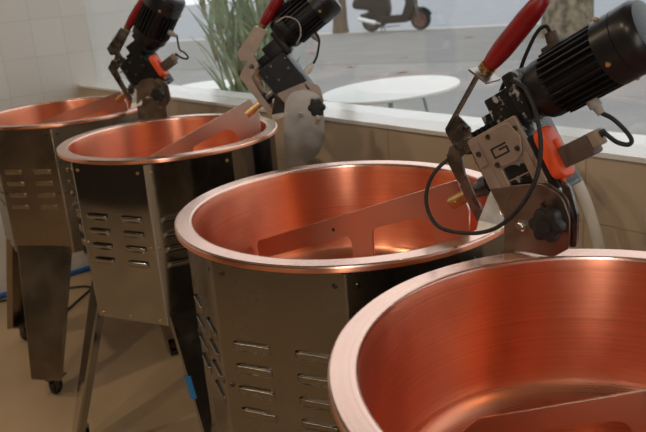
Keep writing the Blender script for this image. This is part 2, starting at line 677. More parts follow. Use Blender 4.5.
def cooker(cx, cy, phi, fac0, leg0, O, th, label, wide=45, clip=False, mr=1.0, mb=.082, hs=1.0, body=STEEL, blade=None, brown=True, style='edge',
           mtilt=0., switch=True, plate_m=CHEEK, foot_m=None, arm_m=GREYSTEEL, nface=(), louver_faces=(0, 1, 2, 3)):
    root = empty('copper_cooker', (cx, cy, 0), R(phi), label, 'candy cooker', 'copper cookers in a row')
    # ---- basin: spun copper bowl with a flat flange
    b = newbm()
    prof = [(.0, .776), (.06, .7765), (.12, .778), (.18, .782), (.218, .788), (.236, .794), (.247, .802), (.254, .813), (.258, .828), (.2615, .86),
            (.2645, .90), (.2668, .94), (.2680, .972), (.2684, .985), (.2694, .9885), (.2712, .9897), (.2745, .990), (.2753, .990), (.2962, .990), (.2968, .990), (.2990, .9888), (.2999, .9865),
            (.2999, .9795), (.2985, .9790), (.2975, .9795), (.2970, .985), (.278, .9855), (.2712, .983), (.2698, .972), (.2686, .94), (.266, .90), (.263, .86), (.2595, .828),
            (.256, .812), (.249, .800), (.237, .7915), (.219, .7855), (.18, .7795), (.12, .7755), (.06, .774), (.0, .7735)]
    lathe(b, [(r, h - RZ) for r, h in prof], seg=128, caps=False)
    for f in b.faces:
        c = f.calc_center_median()
        if math.hypot(c.x, c.y) > .2688 and c.z > -.0045:
            f.material_index = 1
        elif c.z < -.172:
            f.material_index = 2
    o = finish('basin', b, [COPPER, ROSE, COPPERB], root, True, 40)
    o.location = (0, 0, RZ)
    # ---- octagonal cabinet
    off = R(fac0 - phi)
    vang = []
    for i in range(4):
        vang += [off + i * PI / 2 - R(wide) / 2, off + i * PI / 2 + R(wide) / 2]
    b = newbm()
    vs = []
    for z in (CABH0, CABH1):
        vs.append([b.verts.new((CABR * math.cos(q), CABR * math.sin(q), z)) for q in vang])
    for i in range(8):
        j = (i + 1) % 8
        b.faces.new((vs[0][i], vs[0][j], vs[1][j], vs[1][i]))
    ed = [e for e in b.edges if abs(e.verts[0].co.z - e.verts[1].co.z) > .1]
    bmesh.ops.bevel(b, geom=ed, offset=.004, segments=3, affect='EDGES', profile=.5)
    # folded lips, top and bottom
    for zz, s in ((CABH0, .955), (CABH1, .992)):
        es = [e for e in b.edges if all(abs(v.co.z - zz) < 1e-5 for v in e.verts)]
        r = bmesh.ops.extrude_edge_only(b, edges=es)
        nv = [v for v in r['geom'] if isinstance(v, bmesh.types.BMVert)]
        for v in nv:
            v.co.x *= s
            v.co.y *= s
    cab = finish('cabinet', b, body, root, True, 25)
    key = body.name
    if key not in LOUV:
        LOUV[key] = build_louver(.008 if body is STEEL2 else .0045)
        LOUV[key].materials.clear()
        LOUV[key].materials.append(body)
    for k in range(8):
        az = off + k * PI / 4
        hwid = R(wide) / 2 if k % 2 == 0 else R(90 - wide) / 2
        ap, hw_ = CABR * math.cos(hwid), CABR * math.sin(hwid)
        Mf = Matrix.Rotation(az + PI / 2, 4, 'Z') @ Matrix.Translation((0, -ap, 0))
        if k in louver_faces:
            for colx in (-.5 * hw_, .47 * hw_):
                for row in range(4):
                    lv = link('louver', LOUV[key], None, cab)
                    lv.matrix_parent_inverse = Matrix()
                    lv.matrix_basis = Mf @ Matrix.Translation((colx, 0, .832 - .040 * row)) @ Matrix.Diagonal((hw_ / .110, 1, 1, 1))
        # screws of this panel
        for sx_, sz in ((-.84 * hw_, CABH0 + .012), (0, CABH0 + .012), (.84 * hw_, CABH0 + .012), (-.84 * hw_, CABH1 - .02), (.84 * hw_, CABH1 - .02), (-.9 * hw_, .76), (.9 * hw_, .76)):
            if k in louver_faces:
                screw('panel_screw', cab, Mf @ Matrix.Translation((sx_, 0, sz)) @ FRONT, .0042, BRASS if body is STEEL2 else DARKSTEEL)
    # ---- four tapered folded legs with castors
    for k in range(4):
        az = off + R(leg0) + k * PI / 2
        Mf = Matrix.Rotation(az + PI / 2, 4, 'Z')
        lw_ = R(wide) / 2 if leg0 == 0 else R(90 - wide) / 2
        ap = CABR * math.cos(lw_)
        b = newbm()
        wt, wb, zt, zb, rt_, rb, fl_ = CABR * math.sin(lw_) - .006, .060, .572, FZ + .076, ap + .0015, .405, .026
        th_ = .0025
        sec = []
        for z, w, r in ((zt, wt, rt_), (zb, wb, rb)):
            sec.append([(-w + .008, -r + fl_, z), (-w, -r + .006, z), (-w + .006, -r, z), (w - .006, -r, z), (w, -r + .006, z), (w - .008, -r + fl_, z)])
        rows = [[b.verts.new(p) for p in s] for s in sec]
        for i in range(5):
            b.faces.new((rows[0][i], rows[0][i + 1], rows[1][i + 1], rows[1][i]))
        bmesh.ops.recalc_face_normals(b, faces=b.faces[:])
        sol = bmesh.ops.solidify(b, geom=b.faces[:], thickness=th_)
        # foot plate that carries the castor
        box(b, (0, -rb + .026, zb + .004), (2 * wb - .012, .046, .006), None, .001)
        b.transform(Mf)
        lg = finish('leg', b, body, root, True, 25)
        b = newbm()
        cyl(b, (0, -rb + .026, zb), (0, -rb + .026, zb - .012), .017, M=Mf)
        for s in (-1, 1):
            box(b, (s * .0125 + .004, -rb + .036, FZ + .046), (.003, .022, .05), Mf, .001)
        box(b, (.004, -rb + .03, FZ + .067), (.028, .03, .004), Mf, .001)
        finish('castor_fork', b, DARKSTEEL, lg, True, 30)
        b = newbm()
        lathe(b, [(0, -.009), (.018, -.009), (.026, -.008), (.0275, -.004), (.0275, .004), (.026, .008), (.018, .009), (0, .009)], (.004, -rb + .044, FZ + .0277), (1, 0, 0), 24, Mf)
        finish('castor_wheel', b, RUBBER, lg, True, 35)
    # ---- stirring blade: flat sheet, a bar, a post and two windows
    bd = dict(left=-.248, sl=.40, z0=-.0225, thick=.040, right=.236, post=(.012, .060), cr=.008)
    bd.update(blade or {})

    def topz(s):
        return bd['z0'] + bd['sl'] * s
    wallz = [(-.12, -.2085), (0, -.211), (.12, -.2085), (.19, -.203), (.225, -.195), (.243, -.178), (.250, -.14), (.255, -.05)]
    lead = bd.get('lead') or [(-.252, -.135), (-.246, -.170), (-.232, -.190), (-.19, -.203)]
    poly = [(bd['left'], topz(bd['left']))] + lead + wallz + [(.256, topz(.236) - .045), (bd['right'], topz(bd['right']))]
    rads = [bd['cr']] + [.012] * (len(lead) + len(wallz)) + [.01, .006]
    poly = rounded(poly, rads, 7)
    tb = bd['thick']

    def win(s0, s1, r_l, r_r):
        zb_ = -.178
        pts = [(s0, zb_), (s1, zb_), (s1, topz(s1) - tb), (s0, topz(s0) - tb)]
        return rounded(pts, [.016, .016, r_r, r_l], 6)
    wins = [win(bd.get('wl', -.230), bd['post'][0], .03, .018), win(bd['post'][1], .195, .012, .045)]
    if bd.get('nowin_l'):
        wins = wins[1:]
    b = newbm()
    vplate(b, [poly] + wins, .004, 0, Matrix.Translation((0, 0, RZ)), 0, .0005)
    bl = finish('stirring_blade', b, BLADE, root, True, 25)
    if not blade:
        screw('blade_rivet', bl, Matrix.Translation((-.032, -.002, RZ + topz(-.032) - .022)) @ FRONT, .0035, RUBBER, .001)

    # ---- drive head
    H = head_M(O, th) @ Matrix.Diagonal((hs, hs, hs, 1))
    # shaft and brass coupling
    b = newbm()
    cyl(b, (-.052, 0, 0), (.012, 0, 0), .0125, seg=24, M=H)
    cyl(b, (-.040, 0, 0), (-.026, 0, 0), .0165, seg=24, M=H)
    sh = finish('drive_shaft', b, DARKSTEEL, root, True, 30)
    b = newbm()
    lathe(b, [(.0090, 0), (.0102, .0012), (.0102, .060), (.0118, .061), (.0118, .066)], (-.108, 0, 0), (1, 0, 0), 24, H)
    cyl(b, (-.094, -.0125, -.002), (-.094, .0125, -.002), .0028, seg=12, M=H)
    finish('brass_coupling', b, BRASS, sh, True, 30)
    # gearbox housing
    b = newbm()
    box(b, (.043, 0, .008), (.084, .080, .118), H, .004)
    box(b, (.072, .004, .086), (.062, .066, .044), H, .004)
    for i in range(5):                                     # casting ribs on the top
        box(b, (.006 + .0085 * i, -.006, .071), (.0035, .060, .012), H, .001)
    box(b, (.030, .018, .082), (.050, .030, .022), H, .003)
    box(b, (.094, 0, .088), (.020, .072, .072), H, .006)
    gb = finish('gearbox', b, BLACKW if brown else BLACK, root, True, 25)
    # side cover
    cm = COVER if brown else BLACK
    b = newbm()
    cover = rounded([(0, .067), (.084, .067), (.084, -.060), (0, -.060)], .003, 4)
    hole = rounded([(.030, .012), (.0675, .012), (.0675, -.045), (.030, -.045)], .003, 4)
    vplate(b, [cover, hole] if brown else [cover], .006, -.043, H, 0, .0012)
    cap = rounded([(.021, .064), (.072, .064), (.080, .040), (.072, .020), (.060, .014), (.040, .014), (.026, .020), (.021, .030)], .006, 5)
    vplate(b, [cap], .004, -.0475, H, 0, .0012)
    box(b, (.0765, -.0475, -.016), (.007, .004, .070), H, .001)
    box(b, (.0085, -.0472, .044), (.015, .003, .038), H, .001)
    box(b, (.0145, -.0472, -.018), (.008, .003, .070), H, .001)
    cv = finish('gearbox_cover', b, cm, gb, True, 25)
    for sa, sb in ((.010, .044), (.036, .059), (.030, .019), (.069, .027), (.077, .052)):
        screw('cover_screw', cv, H @ Matrix.Translation((sa, -.0485 if sa < .076 else -.046, sb)) @ FRONT, .0042, DARKSTEEL)
    if brown:
        # square letter G outlined on the cover
        b = newbm()
        g0, g1, h0, h1, w = .031, .057, .0275, .0425, .0022
        gpoly = [(g1, h1), (g0, h1), (g0, h0), (g1, h0), (g1, .0375), (.043, .0375), (.043, .0375 - w), (g1 - w, .0375 - w), (g1 - w, h0 + w), (g0 + w, h0 + w), (g0 + w, h1 - w), (g1, h1 - w)]
        vplate(b, [gpoly], .001, -.0499, H, 0, .0001)
        tag(finish('letter_emblem', b, RUBBER, cv), 'black square letter G')
        # bars across the dark terminal window
        for i in range(2):
            b = newbm()
            box(b, (.049, -.0415, -.008 - .016 * i), (.040, .003, .002), H, .0004)
            finish('terminal_bar', b, COVER, gb)
    # front plate on the gearbox with two cover strips
    b = newbm()
    box(b, (-.003, 0, .010), (.006, .076, .108), H, .002)
    ff = finish('front_flange', b, DARKSTEEL, gb, True, 30)
    for tt, bb in ((-.03, .05), (.03, .05), (-.03, -.03), (.03, -.03)):
        screw('flange_bolt', ff, H @ Matrix.Translation((-.006, tt, bb)) @ Matrix.Rotation(R(-90), 4, 'Y'), .005, DARKSTEEL, .004)
    # motor: neck, finned body, cowl
    Hm = H @ Matrix.Translation((0, 0, mb)) @ Matrix.Diagonal((1, mr, mr, 1)) @ Matrix.Translation((0, 0, -.082))
    if mtilt:
        pv = Vector((.104, 0, .085))
        Hm = H @ Matrix.Translation(pv) @ Matrix.Rotation(-R(mtilt), 4, 'Y') @ Matrix.Translation(-pv) @ Matrix.Translation((0, 0, mb)) @ Matrix.Diagonal((1, mr, mr, 1)) @ Matrix.Translation((0, 0, -.082))
    b = newbm()
    lathe(b, [(.030, .096), (.034, .104), (.036, .110), (.0395, .113), (.041, .120), (.041, .134), (.037, .138), (.037, .222), (.039, .222)], (0, 0, .082), (1, 0, 0), 40, Hm)
    NF = 28
    for i in range(NF):
        a_ = 2 * PI * (i + .5) / NF
        Mr = Hm @ Matrix.Translation((0, 0, .082)) @ Matrix.Rotation(a_, 4, 'X')
        box(b, (.178, 0, .0395), (.084, .0026, .009), Mr, .0005)
    mo = finish('motor', b, BLACK, root, True, 30)
    b = newbm()
    lathe(b, [(.0435, .214), (.0445, .215), (.0445, .240), (.0435, .2405), (.0445, .2415), (.0445, .256), (.0435, .263), (.039, .270), (.030, .272), (0, .2725)], (0, 0, .082), (1, 0, 0), 48, Hm)
    finish('fan_cowl', b, COWL, mo, True, 35)
    for aa in (20, 110, 200, 290, 335):
        p = Vector((.224, 0, .082)) + Vector((0, -math.sin(R(aa)), math.cos(R(aa)))) * .044
        screw('cowl_screw', mo, Hm @ Matrix.Translation(p) @ Matrix.Rotation(R(aa), 4, 'X'), .0035, BRASS, .004)
    # bottom and top cable glands
    b = newbm()
    cyl(b, (.168, -.004, .048), (.170, -.004, .030), .0085, .0085, 12, Hm)
    cyl(b, (.170, -.004, .032), (.172, -.004, .019), .0068, .005, 12, Hm)
    finish('lower_gland', b, GLAND, mo, True, 35)
    b = newbm()
    box(b, (.150, .012, .124), (.030, .030, .016), Hm, .004)
    cyl(b, (.150, .012, .130), (.152, .012, .146), .0095, .008, 14, Hm)
    finish('upper_gland', b, CONN, mo, True, 35)
    # rating plate lines on the fins
    if switch:
        # orange switch on the rear face
        b = newbm()
        box(b, (.092, -.018, -.005), (.012, .056, .078), H, .003)
        finish('switch_base', b, BLACK, root, True, 30)
        b = newbm()
        lath = rounded([(-.016, -.026), (.010, -.030), (.015, -.018), (.015, .022), (.010, .034), (-.012, .034), (-.016, .024)], .008, 5)
        Ms = H @ Matrix.Translation((.106, -.034, -.002)) @ Matrix.Rotation(R(90), 4, 'Y') @ Matrix.Rotation(R(90), 4, 'Z')
        plate(b, [lath], .018, Ms, 0, .005)
        box(b, (.117, -.034, .004), (.005, .010, .024), H, .002)
        cyl(b, (.103, -.036, -.028), (.100, -.038, -.044), .005, .002, 10, H)
        sw = finish('switch', b, ORANGE, root, True, 35)
        tag(sw, 'orange switch cover')
        # connector plug behind it
        b = newbm()
        box(b, (.134, -.028, -.010), (.050, .028, .028), H, .004)
        cn = finish('connector_plug', b, CONN, root, True, 30)
        b = newbm()
        box(b, (.160, -.028, -.006), (.020, .022, .021), H, .003)
        finish('plug_tip', b, TAN, cn, True, 30)
        b = newbm()
        cyl(b, (.168, -.026, -.004), (.176, -.026, -.002), .005, .0035, 12, H)
        finish('plug_gland', b, RUBBER, cn, True, 30)
        b = newbm()
        gl = H.inverted() @ Hm @ Vector((.172, -.004, .020))
        tube(b, [(.174, -.026, -.002), (.176, -.024, -.010), (.180, -.018, -.022), (.189, -.014, -.030), (.1945, -.012, -.026), (.191, -.010, -.010), (.183, -.008, .008), tuple(gl)], .0030, 8, 8, H)
        finish('motor_lead', b, RUBBER, root, True)
    # moving cheeks under the gearbox, fixed slotted cheeks on the cabinet
    for t in (-.0475,):
        b = newbm()
        mv = rounded([(.002, -.006), (.086, -.030), (.104, -.06), (.085, -.10), (.05, -.115), (.006, -.070)], [.003, .003, .02, .02, .02, .01], 5)
        vplate(b, [mv], .004, t, H)
        finish('tilting_cheek', b, CHEEK, root, True, 25)
    bolt = (.374, .040)
    # the arc-shaped slot the locking knob runs in
    sl0 = -8 if clip else -42
    slot = arcpts(bolt[0], bolt[1], .053, sl0, 52, 12) + arcpts(bolt[0], bolt[1], .042, 52, sl0, 12)
    if clip:
        fx = [(.330, -.34), (.330, -.02), (.348, .0), (.348, .070), (.366, .096), (.404, .102), (.430, .090), (.442, .06), (.442, .020), (.420, .004), (.362, .002), (.350, -.03), (.345, -.34)]
        fr = [.002, .01, .004, .03, .03, .03, .03, .03, .012, .006, .01, .02, .002]
    else:
        fx = [(.318, -.34), (.326, .02), (.336, .075), (.354, .100), (.394, .106), (.424, .090), (.436, .06), (.432, -.03), (.412, -.07), (.372, -.10), (.345, -.34)]
        fr = [.002, .03, .03, .03, .03, .03, .03, .03, .02, .05, .002]
    fx = rounded(fx, fr, 6)
    sup = None
    for t, s in ((-.0535, -1),):
        b = newbm()
        vplate(b, [fx, slot], .004, t, Matrix.Translation((0, 0, RZ)))
        sup = finish('slotted_cheek', b, plate_m, root, True, 25)
        b = newbm()
        lathe(b, [(.0085, 0), (.0085, .002), (.006, .0024), (.006, .006), (.0045, .007), (0, .007)], (bolt[0], t + .002 * s, RZ + bolt[1]), (0, s, 0), 6)
        finish('pivot_bolt', b, PLATE, sup, True, 20)
    if clip:
        b = newbm()
        vplate(b, [rounded([(.424, .108), (.438, .100), (.449, .066), (.449, .022), (.440, .020), (.439, .062), (.430, .090)], .006, 4)], .006, -.046, Matrix.Translation((0, 0, RZ)))
        finish('edge_strap', b, DARKSTEEL, root)
    # web and foot joining the cheeks to the cabinet
    b = newbm()
    box(b, (.334, -.01, RZ - .19), (.004, .085, .30), None, .001)
    finish('cheek_web', b, DARKSTEEL, root, True, 25)
    b = newbm()
    box(b, (.305, 0, RZ - .26), (.054, .060, .14), None, .003)
    finish('mounting_block', b, DARKSTEEL, root, True, 25)
    b = newbm()
    ka = R(th - 12)
    kp = Vector((bolt[0] + .050 * math.cos(ka), -.0575, RZ + bolt[1] + .050 * math.sin(ka)))
    lob = []
    for i in range(72):
        a_ = 2 * PI * i / 72
        r = .0172 + .0024 * math.cos(6 * a_)
        lob.append((r * math.cos(a_), r * math.sin(a_)))
    Tk = Matrix.Translation(kp + Vector((0, -.018, 0))) @ PX
    plate(b, [lob], .018, Tk, 0, .004)
    cyl(b, kp + Vector((0, .012, 0)), kp + Vector((0, -.014, 0)), .012, seg=18)
    cyl(b, kp + Vector((0, -.025, 0)), kp + Vector((0, -.029, 0)), .010, seg=18)
    finish('locking_knob', b, RUBBER, root, True, 35)
    # rim guard: two bent side arms in front of the gearbox joined by a foot on the rim
    if style == 'edge':
        arm = [(-.002, .073), (-.002, .056), (-.028, .054), (-.036, .030), (-.037, -.050), (-.053, -.050), (-.054, .060), (-.040, .074)]
    else:
        arm = [(-.019, .102), (-.004, .075), (-.026, .068), (-.034, .025), (-.038, -.050), (-.054, -.050), (-.051, .029), (-.049, .090)]
    gm_ = arm_m
    gd = None
    for t in (-.033, .030):
        b = newbm()
        vplate(b, [rounded(arm, .004, 4)], .003, t, H, 0, .0006)
        gd = finish('guard_arm', b, gm_, root, True, 25)
    b = newbm()
    box(b, (-.047, -.0015, .066), (.010, .064, .003), H, .0006)
    finish('guard_bridge', b, gm_, root, True, 25)
    b = newbm()
    # sloping zinc foot between the arms and the gearbox, its lower edge flared outwards
    q = [(-.003, -.030, -.002), (-.001, -.056, -.060), (-.008, -.060, -.066), (-.050, -.054, -.054), (-.046, -.040, -.040)]
    tp = [b.verts.new(v) for v in q]
    f = b.faces.new(tp)
    bmesh.ops.solidify(b, geom=[f], thickness=.0022)
    b.transform(H)
    finish('guard_foot', b, foot_m or BRIGHT, root, False)
    b = newbm()
    box(b, (-.028, -.006, -.055), (.046, .074, .0025), H @ Matrix.Translation((-.028, 0, -.055)) @ Matrix.Rotation(R(14), 4, 'Y') @ Matrix.Translation((.028, 0, .055)), .0006)
    finish('guard_sole', b, foot_m or BRIGHT, root, True, 25)
    # handle bracket and handle
    b = newbm()
    if style == 'edge':
        # strip seen on edge in its own plane
        pts = [(-.034, .072), (-.034, .100), (.053, .145)]
        hw = (-.031, -.018)
    else:
        pts = [(-.050, .088), (-.020, .120), (.048, .146)]
        hw = None
    if hw:
        for p, q in zip(pts[:-1], pts[1:]):
            P, Q = Vector((p[0], (hw[0] + hw[1]) / 2, p[1])), Vector((q[0], (hw[0] + hw[1]) / 2, q[1]))
            d = (Q - P)
            Mx = H @ Matrix.Translation((P + Q) / 2) @ Vector((d.x, 0, d.z)).to_track_quat('X', 'Y').to_matrix().to_4x4()
            n_ = Vector((d.x, 0, d.z)).normalized()
            Mx = H @ Matrix.Translation((P + Q) / 2) @ Matrix(((n_.x, 0, -n_.z, 0), (0, 1, 0, 0), (n_.z, 0, n_.x, 0), (0, 0, 0, 1)))
            box(b, (0, 0, 0), (d.length + .002, hw[1] - hw[0], .003), Mx, .0006)
        # triangular cheek low down that takes the clamp screw
        vplate(b, [rounded([(-.034, .06), (-.036, .098), (-.006, .112), (.004, .085), (-.004, .062)], .004, 3)], .003, -.030, H)
        tabM = H @ Matrix.Translation((.058, -.023, .139)) @ Matrix.Rotation(R(62), 4, 'Y')
        tabS = (.034, .036, .003)
    else:
        st = rounded([(.067, .162), (-.016, .139), (-.019, .118), (-.003, .108), (-.019, .099), (-.008, .074), (.012, .084), (.014, .107), (.085, .135)], .003, 3)
        vplate(b, [st], .003, -.027, H)
        tabM = H @ Matrix.Translation((.075, -.018, .148)) @ Matrix.Rotation(R(60), 4, 'Y')
        tabS = (.030, .028, .003)
    hb = finish('handle_bracket', b, arm_m, root, True, 25)
    b = newbm()
    box(b, (0, 0, 0), tabS, tabM, .0006)
    finish('handle_tab', b, PLATE, root)
    screw('bracket_bolt', hb, H @ Matrix.Translation((-.006, -.0315 if style == 'edge' else -.0285, .090)) @ FRONT, .006, DARKSTEEL, .008)
    h0 = Vector((.060, -.022, .143)) if style == 'edge' else Vector((.076, -.018, .150))
    h1 = Vector((.186, -.022, .183)) if style == 'edge' else Vector((.190, -.018, .186))
    b = newbm()
    hl = (h1 - h0).length
    lathe(b, [(.0085, .004), (.0105, .012), (.0125, .022), (.0142, hl * .30), (.0145, hl * .42), (.0140, hl * .421), (.0144, hl * .427), (.0143, hl * .70), (.0138, hl * .701), (.0142, hl * .706),
              (.0128, hl * .86), (.0108, hl * .94), (.0075, hl * .985), (.003, hl), (0, hl)], h0, h1 - h0, 28, H)
    hd = finish('handle', b, RED, root, True, 50)
    b = newbm()
    lathe(b, [(.0098, .0), (.0115, .001), (.0118, .006), (.0108, .0065), (.0122, .010), (.0125, .0115)], h0, h1 - h0, 24, H)
    finish('handle_ferrule', b, BRONZE, hd, True, 40)
    return root, H


def local_tube(root, name, pts, r, label=None, m_=RUBBER):
    b = newbm()
    tube(b, [(p[0], p[1], RZ + p[2]) for p in pts], r, 10, 8)
    o = finish(name, b, m_, root, True)
    if label:
        tag(o, label)
    return o


# fourth machine, nearest the camera
c4, H4 = cooker(-.3025, .6385, 12, -21, 45, (.317, .087), 30,
                'copper cooker nearest the camera with its basin cut off by the right edge',
                blade=dict(left=-.160, sl=.512, z0=-.0435, cr=.022, thick=.029, lead=[(-.192, -.165), (-.196, -.182), (-.165, -.200)], wl=-.135), louver_faces=(5, 6, 7))
# third: the brown gearbox with the letter G and the big cable loop
c3, H3 = cooker(-.9180, .8332, 5, -66, 0, (.317, .087), 30,
                'copper cooker whose brown gearbox carries a letter G and a looping black cable', clip=True,
                louver_faces=(0, 1, 7))
local_tube(c3, 'looped_cable', [(.304, 0, .190), (.322, -.014, .222), (.341, -.03, .231), (.379, -.06, .227), (.399, -.07, .202), (.410, -.075, .166), (.410, -.08, .128), (.399, -.085, .094),
                                (.376, -.09, .061), (.343, -.085, .036), (.293, -.07, .018), (.243, -.06, .015), (.215, -.05, .034), (.207, -.04, .062), (.218, -.03, .092), (.239, -.01, .113), (.27, 0, .12)], .0030, 'long black cable hanging in a loop over the rim')
b = newbm()
tube(b, [(.152, .012, .146), (.150, .012, .156), (.135, .012, .155), (.105, .012, .136), (.085, .010, .118), (.075, .006, .106)], .0028, 8, 8, H3)
finish('upper_lead', b, RUBBER, c3, True)
# second: black gearbox, polished body
c2, H2 = cooker(-1.7950, .9905, 45, -66, 45, (.310, .101), 35,
                'copper cooker with a mirror-polished dark body and pale plug beside its grey slotted plate', mr=1.25, mb=.104,
                body=STEEL2, plate_m=PLATE, foot_m=DARKSTEEL, arm_m=COVER, blade=dict(sl=.48, z0=-.030), brown=False, style='wide', switch=False, louver_faces=(0, 1, 7))
b = newbm()
cyl(b, (.094, -.018, -.012), (.112, -.018, -.010), .010, .009, 14, H2)
cyl(b, (.112, -.018, -.010), (.124, -.018, -.008), .0075, .006, 14, H2)
g2 = finish('connector_plug', b, WHITEHOSE, c2, True, 35)
b = newbm()
tube(b, [(.120, -.018, -.008), (.14, -.02, .0), (.158, -.02, .014), (.175, -.016, .032), (.178, -.01, .055), (.172, -.004, .075)], .0030, 8, 8, H2)
finish('motor_lead', b, RUBBER, c2, True)
b = newbm()
tube(b, [(.120, -.048, .135), (.150, -.056, .128), (.165, -.058, .100), (.150, -.054, .072), (.125, -.046, .060)], .0018, 6, 8, H2)
finish('thin_lead', b, GLAND, c2, True)
# first: farthest, beside the white wall
c1, H1 = cooker(-2.5803, 1.0224, 32, -55, 0, (.321, .085), 30,
                'farthest copper cooker beside the white tiled wall, with orange switch on black gearbox', mr=1.3, mb=.088, hs=1.08,
                blade=dict(sl=.29, z0=-.010), body=STEEL1, brown=False, style='wide', mtilt=25, louver_faces=(0, 1, 7))
# blue tape wrapped round one edge of the second machine's front leg
lg2 = [ch for ch in c2.children if ch.name.startswith('leg')][0]
zt_, zb_, rt2, rb2, wt2, wb2 = .572, FZ + .076, CABR * math.cos(PI / 8) + .0015, .405, CABR * math.sin(PI / 8) - .006, .060
Mt_ = Matrix.Rotation(R(-21 - 45) + PI / 2, 4, 'Z')


def legpt(z, dx, dr):
    k = (zt_ - z) / (zt_ - zb_)
    return Vector((-(wt2 + (wb2 - wt2) * k) + dx, -(rt2 + (rb2 - rt2) * k) + dr, z))


b = newbm()
rows = [[b.verts.new(legpt(z, dx, dr)) for dx, dr in ((.012, -.0026), (.004, -.0026), (-.0026, .004), (-.0026, .016), (.0, .016), (.0005, .006), (.006, .0005), (.012, -.0005))] for z in (.418, .40, .378, .36)]
for a_, c_2 in zip(rows[:-1], rows[1:]):
    for i in range(8):
        b.faces.new((a_[i], a_[(i + 1) % 8], c_2[(i + 1) % 8], c_2[i]))
b.faces.new(rows[0]); b.faces.new(rows[-1])
b.transform(Mt_)
tag(finish('tape', b, BLUETAPE, lg2), 'blue tape')

# ------------------------------------------------------------------ hoses and cables in the room
b = newbm()
tube(b, [(-.835, 1.40, .90), (-.826, 1.385, .962), (-.806, 1.36, .960), (-.772, 1.36, .922), (-.741, 1.36, .860), (-.719, 1.36, .791), (-.70, 1.36, .70), (-.69, 1.37, .5), (-.69, 1.38, .25), (-.68, 1.40, FZ + .018), (-.62, 1.41, FZ + .013), (-.3, 1.41, FZ + .013)], .0118, 14, 8)
tag(finish('hose', b, WHITEHOSE, None, True), 'thick white hose bending down in front of the beige tiles', 'hose')
b = newbm()
tube(b, [(-3.414, -.2, FZ + .013), (-3.414, .6, FZ + .013), (-3.414, 1.0, FZ + .013), (-3.412, 1.2, FZ + .013), (-3.405, 1.42, FZ + .013)], .0125, 12, 6)
tag(finish('hose', b, BLUE, None, True), 'blue hose lying along the foot of the white wall', 'hose')
b = newbm()
tube(b, [(-3.375, .86, FZ + .006), (-3.25, 1.165, FZ + .006), (-3.16, 1.24, FZ + .006), (-3.0, 1.33, FZ + .006), (-2.6, 1.40, FZ + .006)], .005, 8, 8)
tube(b, [(-2.98, 1.0, FZ + .006), (-3.08, 1.12, FZ + .006), (-3.17, 1.235, FZ + .006)], .0045, 8, 8)
tag(finish('cable', b, RUBBER, None, True), 'thin black forked cable on the floor behind the farthest cooker', 'cable')

# ------------------------------------------------------------------ outside: tables, plant, trees, scooter, leaves


def bistro_table(x, y, r, z, tilt, az, label, legs=4):
    root = empty('bistro_table', (x, y, 0), 0, label, 'table', 'white round tables outside the window')
    Mt = Matrix.Translation((0, 0, z)) @ Matrix.Rotation(az, 4, 'Z') @ Matrix.Rotation(R(tilt), 4, 'Y')
    b = newbm()
    lathe(b, [(0, -.018), (r - .01, -.018), (r, -.014), (r, -.003), (r - .003, 0), (0, 0)], (0, 0, 0), (0, 0, 1), 64, Mt)
    finish('tabletop', b, WHITETOP, root, True, 35)
    for i in range(legs):
        a_ = PI / 4 + i * 2 * PI / legs
        b = newbm()
        tube(b, [(r * .45 * math.cos(a_), r * .45 * math.sin(a_), z - .02 - r * .45 * math.cos(a_ - az) * math.sin(R(tilt))), (r * .66 * math.cos(a_), r * .66 * math.sin(a_), z * .5), (r * .8 * math.cos(a_), r * .8 * math.sin(a_), 0.004)], .010, 10, 5)
        finish('leg', b, TEAL, root, True)
    b = newbm()
    tube(b, [(r * .62 * math.cos(2 * PI * i / 24), r * .62 * math.sin(2 * PI * i / 24), z * .56) for i in range(25)], .006, 8, 1)
    finish('leg_ring', b, TEAL, root, True)
    return root


tb = bistro_table(-2.87, 3.00, .39, .752, -3.2, R(53), 'large round white table just outside the window, centre of the photo')
tb2 = bistro_table(-4.17, 2.66, .22, .75, 0, 0, 'small white table top peeking over the sill left of the green plant')

# plant in its planter
random.seed(7)
PX_, PY_ = -3.27, 2.36
pl = empty('potted_grass_plant', (PX_, PY_, 0), 0, 'tall green grass-like plant outside the glass behind the second cooker', 'plant')
b = newbm()
lathe(b, [(0, 0), (.15, 0), (.19, .50), (.20, .52), (.20, .56), (.175, .56), (.17, .50), (0, .50)], seg=32)
finish('planter', b, POT, pl, True, 35)
b = newbm()
lathe(b, [(.168, .495), (.168, .51), (.08, .53), (0, .535)], seg=24)
finish('soil', b, SOIL, pl, True)


def blade_leaf(bm, base, az, lean, length, width, droop, mi=0, n=10, twist=0.):
    d = Vector((math.cos(az), math.sin(az), 0))
    side = Vector((-math.sin(az + twist), math.cos(az + twist), 0))
    prev = None
    for i in range(n + 1):
        t = i / n
        h = length * (t - droop * .5 * t * t)
        o_ = length * (lean * t + droop * .8 * t * t)
        p = Vector(base) + d * o_ + Vector((0, 0, h))
        w = width * (math.sin(min(1, t * 3.2 + .25) * PI / 2)) * (1 - t ** 3) + .0005
        mid = bm.verts.new(p)
        l = bm.verts.new(p + side * w + Vector((0, 0, w * .5)))
        r = bm.verts.new(p - side * w + Vector((0, 0, w * .5)))
        if prev:
            for q in ((prev[0], l, mid, prev[1]), (prev[1], mid, r, prev[2])):
                f = bm.faces.new([q[0], q[3], q[2], q[1]])
                f.material_index = mi
                f.smooth = True
        prev = (l, mid, r)


